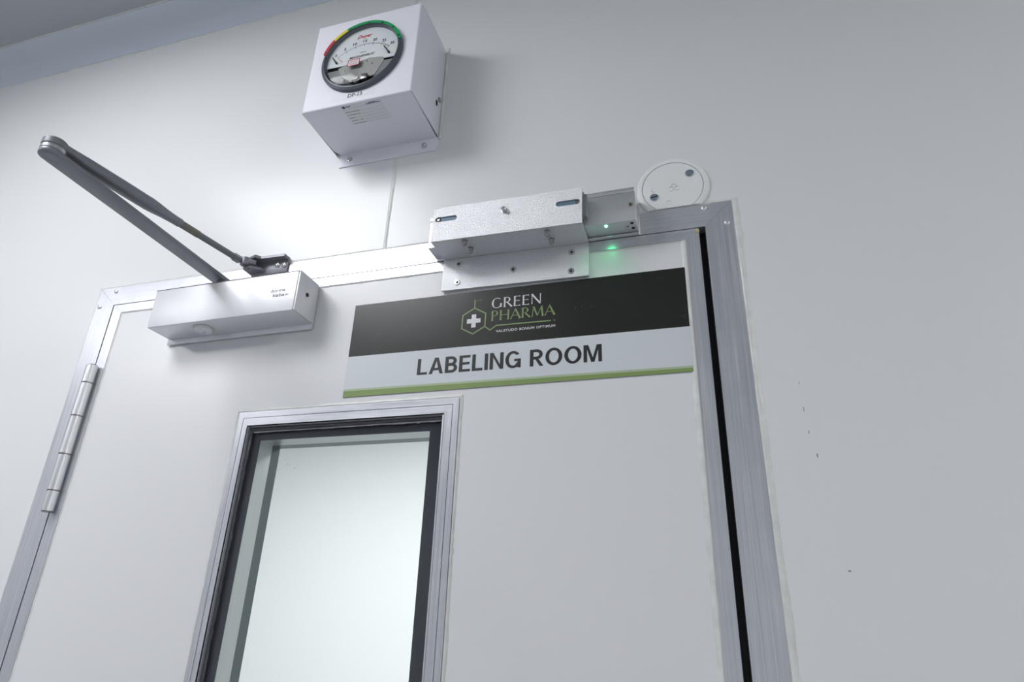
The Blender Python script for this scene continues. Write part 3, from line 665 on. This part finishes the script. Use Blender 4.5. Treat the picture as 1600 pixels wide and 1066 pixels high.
for x, z, a in ((.9536, .0489, 20), (.9072, .0192, 8)):
    bm = BM(); lathe(bm, (x, -.0038, z), (0, -1, 0), [(.0066, 0), (.0066, .0004), (.0060, .0008), (.0056, .0006), (.0056, .0002)], 28); obj('screw_seat', bm, PLAS, rc)
    bm = BM(); lathe(bm, (x, -.0039, z), (0, -1, 0), [(.0052, 0), (.0052, .0009), (.0046, .0014), (0, .0014)], 28); s = obj('slotted_screw', bm, BLUEZ, rc)
    bm = BM(); box(bm, -.0050, .0050, -.0054, -.0051, -.0007, .0007)
    for v in bm.verts: u, q = v.co.x, v.co.z; v.co.x = x+u*math.cos(R(a))-q*math.sin(R(a)); v.co.z = z+u*math.sin(R(a))+q*math.cos(R(a))
    obj('slot', bm, DARK if a == 8 else STEEL, s)
bm = BM()
def torus(bm, c, r, rr, a0=0, a1=360, fn=None, n=24):
    pts = [(c[0]+r*math.cos(R(a0+(a1-a0)*k/n)), c[1]+r*math.sin(R(a0+(a1-a0)*k/n))) for k in range(n+1)]
    plate(bm, [[(c[0]+(r+rr)*math.cos(R(a0+(a1-a0)*k/n)), c[1]+(r+rr)*math.sin(R(a0+(a1-a0)*k/n))) for k in range(n+1)]+[(c[0]+(r-rr)*math.cos(R(a0+(a1-a0)*k/n)), c[1]+(r-rr)*math.sin(R(a0+(a1-a0)*k/n))) for k in range(n, -1, -1)]], fn, 0, .0008)
FC = XZ(-.0038)
ex, ez = .9325, .0300
for dx_, dz_, a in ((-.0036, -.0010, 40), (.0036, -.0010, 140), (0, .0034, 270)):
    torus(bm, (ex+dx_, ez+dz_), .0031, .0004, a+20, a+340, FC)
torus(bm, (ex-.0256, ez+.001), .0030, .0002, 110, 290, FC); torus(bm, (ex-.008, ez-.0215), .0028, .0002, 0, 200, FC)
obj('moulded_emblem', bm, PLAS, cp)

# ================================================================ GAUGE ENCLOSURE
ge = thing('gauge_enclosure', 'white folded-metal box projecting from the wall, holding the round gauge', 'enclosure', (.5, 0, .191))
BXL, BXR, BZB, BZT, BYF = .4115, .5900, .1915, .3685, -.1000
GC = (.5010, .2795); GR = .0615
bm = BM()
# shell as five bent sheets with rounded front edges
RB = .0032
fr_out = rect(BXL+RB, BXR-RB, BZB+RB, BZT-RB)
plate(bm, [fr_out, circ(GC[0], GC[1], GR, 48)], XZ(0), .0985, .1000)
obj('front_panel', bm, BOXM, ge)
def bent(axis, a0, a1, cu_, cy_, sgn):
    t = BM(); A_, B_ = [], []
    pr = [(cu_+sgn*RB*math.sin(R(k*15)), cy_-RB*math.cos(R(k*15))) for k in range(7)]+[(cu_+sgn*(RB-.0013)*math.sin(R(k*15)), cy_-(RB-.0013)*math.cos(R(k*15))) for k in range(6, -1, -1)]
    for u_, y_ in pr:
        A_.append(t.verts.new((a0, y_, u_) if axis == 'x' else (u_, y_, a0))); B_.append(t.verts.new((a1, y_, u_) if axis == 'x' else (u_, y_, a1)))
    n_ = len(pr)
    for k in range(n_): t.faces.new((A_[k], A_[(k+1) % n_], B_[(k+1) % n_], B_[k]))
    t.faces.new(A_); t.faces.new(B_); bmesh.ops.recalc_face_normals(t, faces=t.faces[:]); return t
obj('bent_edge', bent('z', BZB+.0006, BZT-.0006, BXR-RB, BYF+RB, 1), BOXM, ge); obj('bent_edge', bent('z', BZB+.0006, BZT-.0006, BXL+RB, BYF+RB, -1), BOXM, ge)
obj('bent_edge', bent('x', BXL+.002, BXR-.002, BZB+RB, BYF+RB, -1), BOXM, ge); obj('bent_edge', bent('x', BXL+.002, BXR-.002, BZT-RB, BYF+RB, 1), BOXM, ge)
bm = BM()
sec = [(BXL, -.0), (BXL, -.0988), (BXL+.0006, -.0997)]
box(bm, BXL, BXL+.0015, -.0967, 0, BZB+.0012, BZT, .0004)
obj('side_panel', bm, BOXM, ge); bm = BM()
box(bm, BXR-.0015, BXR, -.0967, 0, BZB+.0016, BZT, .0004)
obj('side_panel', bm, BOXM, ge)
obj('top_panel', box(BM(), BXL, BXR, -.0967, 0, BZT-.0015, BZT, .0004), BOXM, ge)
bm = BM(); plate(bm, [[(BXL+.001, -.0967), (BXR-.001, -.0967), (BXR-.003, 0), (BXL+.010, 0), (BXL+.004, -.014)]], lambda u, v, d: Vector((u, v, d)), BZB-.0002, BZB+.0013); obj('bottom_panel', bm, BOXM, ge)
bm = BM(); plate(bm, [[(.4205, BZB), (BXR, BZB), (BXR, .1700), (BXR-.0035, .1667), (.4205, .1667)]], XZ(0), 0, .0018); fl = obj('mounting_flange', bm, BOXM, ge)
for x, z in ((.4391, .1800), (.5679, .1788)):
    bm = BM(); lathe(bm, (x, -.0018, z), (0, -1, 0), [(.0044, 0), (.0044, .0008), (.0036, .0010), (.0036, .0030), (.0028, .0040), (0, .0042)], 24); s = obj('flange_screw', bm, STEEL, fl)
# small ring latch at the lower right side
bm = BM(); lathe(bm, (BXR, -.0190, .2440), (1, 0, 0), [(.0030, 0), (.0030, .0006)], 20)
for v in bm.verts: v.co.z = .244+(v.co.z-.244)*1.9
obj('side_slot', bm, DARK, ge)
bm = BM(); lathe(bm, (BXR, -.0115, .2565), (1, 0, 0), [(.0042, 0), (.0042, .0012), (.0030, .0012), (.0030, 0)], 28, cap=False); obj('side_ring', bm, STEELD, ge)
# sealant strip + thin flange to the right of box
bm = BM(); box(bm, BXR+.0002, .5952, -.0016, 0, .187, .379, .0005); bead(bm, (.5905, -.001, .188), (.5905, -.001, .374), (1, 0, 0), (0, -1, 0), .0042, .0016, .0004, seed=41); obj('side_sealant', bm, CAULK, ge)
bm = BM(); plate(bm, [rect(.4600, .5300, .2017, .2140)], XZ(BYF), 0, .00012); lb = obj('identification_label', bm, PAPERC, ge)
bm = BM(); text(bm, 'DP-13', XZ(BYF-.00015), .4872, .5105, .2033, .2098, shear=.04, bold=.012); obj('lettering', bm, INK, lb, label='black lettering DP-13')
# calibration sticker under the box
FS = lambda u, v, d: Vector((u, v, BZB-.0002-d))
bm = BM(); plate(bm, [rect(.4745, .5405, .0595, .0985)], lambda u, v, d: Vector((u, -.158+v, BZB-.0002-d)), 0, .0001)
st_ = obj('calibration_sticker', bm, PAPER, ge)
FS = lambda u, v, d: Vector((u, -v, BZB-.0004-d))
bm = BM()
for x0, x1, y, s in ((.4768, .5010, .0849, 'CALIBRATION DATE'), (.4772, .4985, .0791, 'SERIAL NUMBER'), (.4776, .4870, .0732, 'RANGE'), (.4780, .4885, .0672, 'DUE'), (.4782, .4990, .0613, 'TECHNICIAN')):
    pass
for x0, x1, y in ((.4768, .5010, .0849), (.4772, .4985, .0791), (.4776, .4870, .0732), (.4780, .4895, .0672), (.4782, .4995, .0613)):
    x = x0
    while x < x1:
        l = random.uniform(.0012, .0030); plate(bm, [rect(x, min(x+l, x1), y-.0007, y+.0006)], FS, 0, .0001); x += l+.0005
plate(bm, [rect(.4930, .4965, .0668, .0681)], FS, 0, .0001)
obj('small_print', bm, GREYI, st_)
bm = BM()
for x0, y in ((.5020, .0849), (.4995, .0791), (.4880, .0732), (.4905, .0672), (.5005, .0613)): plate(bm, [rect(x0, .5385, y-.0009, y-.0007)], FS, 0, .0001)
plate(bm, [rect(.4760, .5385, .0915, .0917)], FS, 0, .0001)
obj('ruled_line', bm, mat('pale rule ink', (.5, .5, .53), .5), st_)
bm = BM(); plate(bm, [circ(.4795, .0950, .0024, 20)], FS, 0, .0001)
for a, b in ((.4828, .4850), (.4853, .4872), (.4875, .4905)): plate(bm, [rect(a, b, .0944, .0959)], FS, 0, .0001)
obj('company_print', bm, NAVY, st_); bm = BM()
for a, b, y in ((.5200, .5310, .0952), (.5150, .5375, .0935)):
    x = a
    while x < b: l = random.uniform(.0015, .003); plate(bm, [rect(x, min(x+l, b), y-.0006, y+.0006)], FS, 0, .0001); x += l+.0004
obj('header_print', bm, NAVY, st_)

# ================================================================ PRESSURE GAUGE
pg = thing('pressure_gauge', 'round differential pressure gauge with grey bezel and red, yellow and green band', 'gauge', (GC[0], BYF, GC[1]))
GX, GZ = GC
bm = BM(); lathe(bm, (GX, BYF, GZ), (0, -1, 0), [(.0612, -.012), (.0672, .0001), (.0672, .0030), (.0664, .0046), (.0645, .0056), (.0636, .0062), (.0622, .0070), (.0614, .0070), (.0607, .0058), (.0600, .0022), (.0597, -.003)], 96, cap=False); obj('bezel', bm, BEZ, pg)
def bandseg(bm, a0, a1, r0, r1, d0, d1, n=30):
    o = [(GX+r1*math.cos(R(a0+(a1-a0)*k/n)), GZ+r1*math.sin(R(a0+(a1-a0)*k/n))) for k in range(n+1)]
    i = [(GX+r0*math.cos(R(a0+(a1-a0)*k/n)), GZ+r0*math.sin(R(a0+(a1-a0)*k/n))) for k in range(n, -1, -1)]
    plate(bm, [o+i], XZ(BYF), d0, d1)
for nm, a0, a1, m_ in (('red_band', 140, 166, RED), ('yellow_band', 117, 140, YEL), ('green_band', 13, 117, GREEN)):
    bm = BM(); bandseg(bm, a0, a1, .0617, .0669, .0010, .0073); obj(nm, bm, m_, pg)
for s, a in (('0', 162), ('10', 112), ('15', 84), ('20', 62), ('25', 40), ('30', 19)):
    u, v = .0643*math.cos(R(a)), .0629*math.sin(R(a)); wd = .0018*len(s)
    fn = lambda p, q, d, u=u, v=v, a=a: Vector((GX+u+p*math.sin(R(a))+q*math.cos(R(a)), BYF-.0075-d, GZ+v-p*math.cos(R(a))+q*math.sin(R(a))))
    bm = BM(); text(bm, s, fn, -wd/2*1.1, wd/2*1.1, -.0015, .0015, bold=.02); obj('band_numeral', bm, INK, pg)
DY = BYF-.0005
bm = BM(); cyl(bm, (GX, BYF+.004, GZ), (GX, BYF+.0055, GZ), .0603, seg=64); obj('dial_back', bm, BLK, pg)
# dial: upper disc segment
seg_ = [(GX+.0598*math.cos(R(a)), GZ+.0598*math.sin(R(a))) for a in range(-12, 193, 5)]
bm = BM(); plate(bm, [seg_], XZ(DY+.001), 0, .001); obj('dial', bm, DIAL, pg)
DF = XZ(DY-.0001)
PV = (GX+.0005, GZ-.040)
bm = BM(); rs_ = .0667
def ang(t): return R(90+40.2-80.4*t)
for k in range(61):
    t = k/60; a = ang(t); L_ = .0048 if k % 10 == 0 else (.0034 if k % 5 == 0 else .0024); wv = .00032 if k % 10 == 0 else .00018
    d = Vector((math.cos(a), math.sin(a))); n = Vector((-d.y, d.x)); p = Vector(PV)+d*(rs_-L_+.001); q = Vector(PV)+d*(rs_+.001)
    plate(bm, [[tuple(p+n*wv), tuple(q+n*wv), tuple(q-n*wv), tuple(p-n*wv)]], DF, 0, .0001)
obj('scale_tick', bm, INK, pg)['kind'] = 'stuff'
for k, s in enumerate(('0', '5', '10', '15', '20', '25', '30')):
    a = ang(k/6); p = Vector(PV)+Vector((math.cos(a), math.sin(a)))*(rs_+.0065); wd = .0030*len(s)+(.0004 if len(s) > 1 else 0)
    bm = BM(); text(bm, s, DF, GX+(p.x-GX)-wd/2, p.x+wd/2, p.y-.0026, p.y+.0026, bold=.008); obj('dial_numeral', bm, INK, pg)
bm = BM()
text(bm, 'PASCALS', DF, GX-.0045, GX+.0055, GZ+.0098, GZ+.0110); obj('unit_print', bm, INK, pg)
bm = BM(); text(bm, 'MAGNEHELIC', DF, GX-.0222, GX+.0205, GZ+.0010, GZ+.0052, bold=.012, shear=.35, space=1.1)
obj('model_print', bm, INK, pg)
bm = BM(); text(bm, 'Dwyer', DF, GX-.0140, GX+.0115, GZ+.0385, GZ+.0475, bold=.012, shear=.5); obj('maker_script', bm, REDI, pg, label='red script on the dial')
# pointer resting near zero with its stops
bm = BM(); a = ang(-.015); d = Vector((math.cos(a), math.sin(a))); n = Vector((-d.y, d.x)); b0 = Vector(PV)+d*.052; b1 = Vector(PV)+d*.0655
plate(bm, [[tuple(b0+n*.0007), tuple(b1+n*.0001), tuple(b1-n*.0001), tuple(b0-n*.0007)]], XZ(DY-.0008), 0, .0003); obj('pointer', bm, mat('pink-red pointer', (.75, .15, .15), .5), pg)
for (x0, z0), (x1, z1) in (((-.0513, .0113), (-.0434, -.0008)), ((.0350, .0119), (.0445, -.003))):
    bm = BM(); cyl(bm, (GX+x0, DY-.0016, GZ+z0), (GX+x1, DY-.0016, GZ+z1), .0008, .0013, seg=16, bev=.0003); lathe(bm, (GX+x1, DY, GZ+z1), (0, -1, 0), [(.0018, 0), (.0018, .002), (0, .0026)], 16); obj('pointer_stop', bm, BLK, pg)
# mechanism under the clear lower cover
bm = BM(); plate(bm, [[(GX-.0375, GZ-.0150), (GX-.024, GZ-.0105), (GX-.004, GZ-.0090), (GX+.0150, GZ-.0060), (GX+.0360, GZ-.0100), (GX+.0385, GZ-.0180), (GX+.0260, GZ-.0430), (GX+.004, GZ-.0445), (GX-.004, GZ-.0400), (GX-.012, GZ-.0470), (GX-.0215, GZ-.0400), (GX-.0330, GZ-.0270)]], XZ(DY), 0, .0014)
rp = obj('range_plate', bm, PLATEM, pg)
for x, z in ((-.026, -.023), (.019, -.019), (.010, -.012)):
    bm = BM(); lathe(bm, (GX+x, DY-.0014, GZ+z), (0, -1, 0), [(.0014, 0), (.0014, .0005), (.0006, .0008), (0, .0008)], 14); obj('plate_screw', bm, STEELD, rp)
bm = BM()
for k in range(14):
    y = -.0185-.0021*k; hw = math.sqrt(max(0, .0585**2-y*y))
    box(bm, GX-hw, GX-.022-.0004*k, DY-.0008, DY+.001, GZ+y, GZ+y+.0007)
    box(bm, GX+.037-.0009*k, GX+hw, DY-.0008, DY+.001, GZ+y, GZ+y+.0007)
obj('casing_rib', bm, mat('grey rib', (.55, .56, .57), .4), pg)['kind'] = 'stuff'
bm = BM(); box(bm, GX+.006, GX+.016, DY-.005, DY+.001, GZ-.0500, GZ-.0400, .0008); lathe(bm, (GX-.002, DY, GZ-.0455), (0, -1, 0), [(.0062, 0), (.0062, .003), (.0045, .0045), (.0045, .0062), (0, .0066)], 24); obj('zero_adjuster', bm, STEELD, pg)
bm = BM(); box(bm, GX-.0215, GX+.0015, DY-.0058, DY-.0048, GZ-.0400, GZ-.0065, .0004); obj('clear_cover_tab', bm, LENS, pg)
bm = BM(); y_ = DY-.0059
plate(bm, [rect(GX-.0190, GX+.0006, GZ-.0205, GZ-.0078)], XZ(y_), 0, .0001); wr = obj('warning_sticker', bm, PAPER, pg)
bm = BM(); plate(bm, [rect(GX-.0190, GX+.0006, GZ-.0205, GZ-.0078), rect(GX-.0178, GX-.0006, GZ-.0193, GZ-.0090)], XZ(y_-.0001), 0, .0001)
for k in range(4):
    plate(bm, [rect(GX-.0165, GX-.0025-.001*(k % 2), GZ-.0112-.0022*k, GZ-.0107-.0022*k)], XZ(y_-.0001), 0, .0001)
obj('sticker_border', bm, REDI, wr, label='red border of the small sticker')
# domed clear lens
bm = BM(); lathe(bm, (GX, BYF, GZ), (0, -1, 0), [(.0602, .0066), (.0580, .0078), (.040, .0092), (.020, .0099), (0, .0101)], 64, cap=False)
lathe(bm, (GX, BYF, GZ), (0, -1, 0), [(0, .0090), (.020, .0088), (.040, .0081), (.0580, .0067), (.0602, .0055)], 64, cap=False)
bmesh.ops.remove_doubles(bm, verts=bm.verts[:], dist=1e-6)
be = [e for e in bm.edges if e.is_boundary]
bmesh.ops.bridge_loops(bm, edges=be); bmesh.ops.recalc_face_normals(bm, faces=bm.faces[:])
obj('lens', bm, LENS, pg)
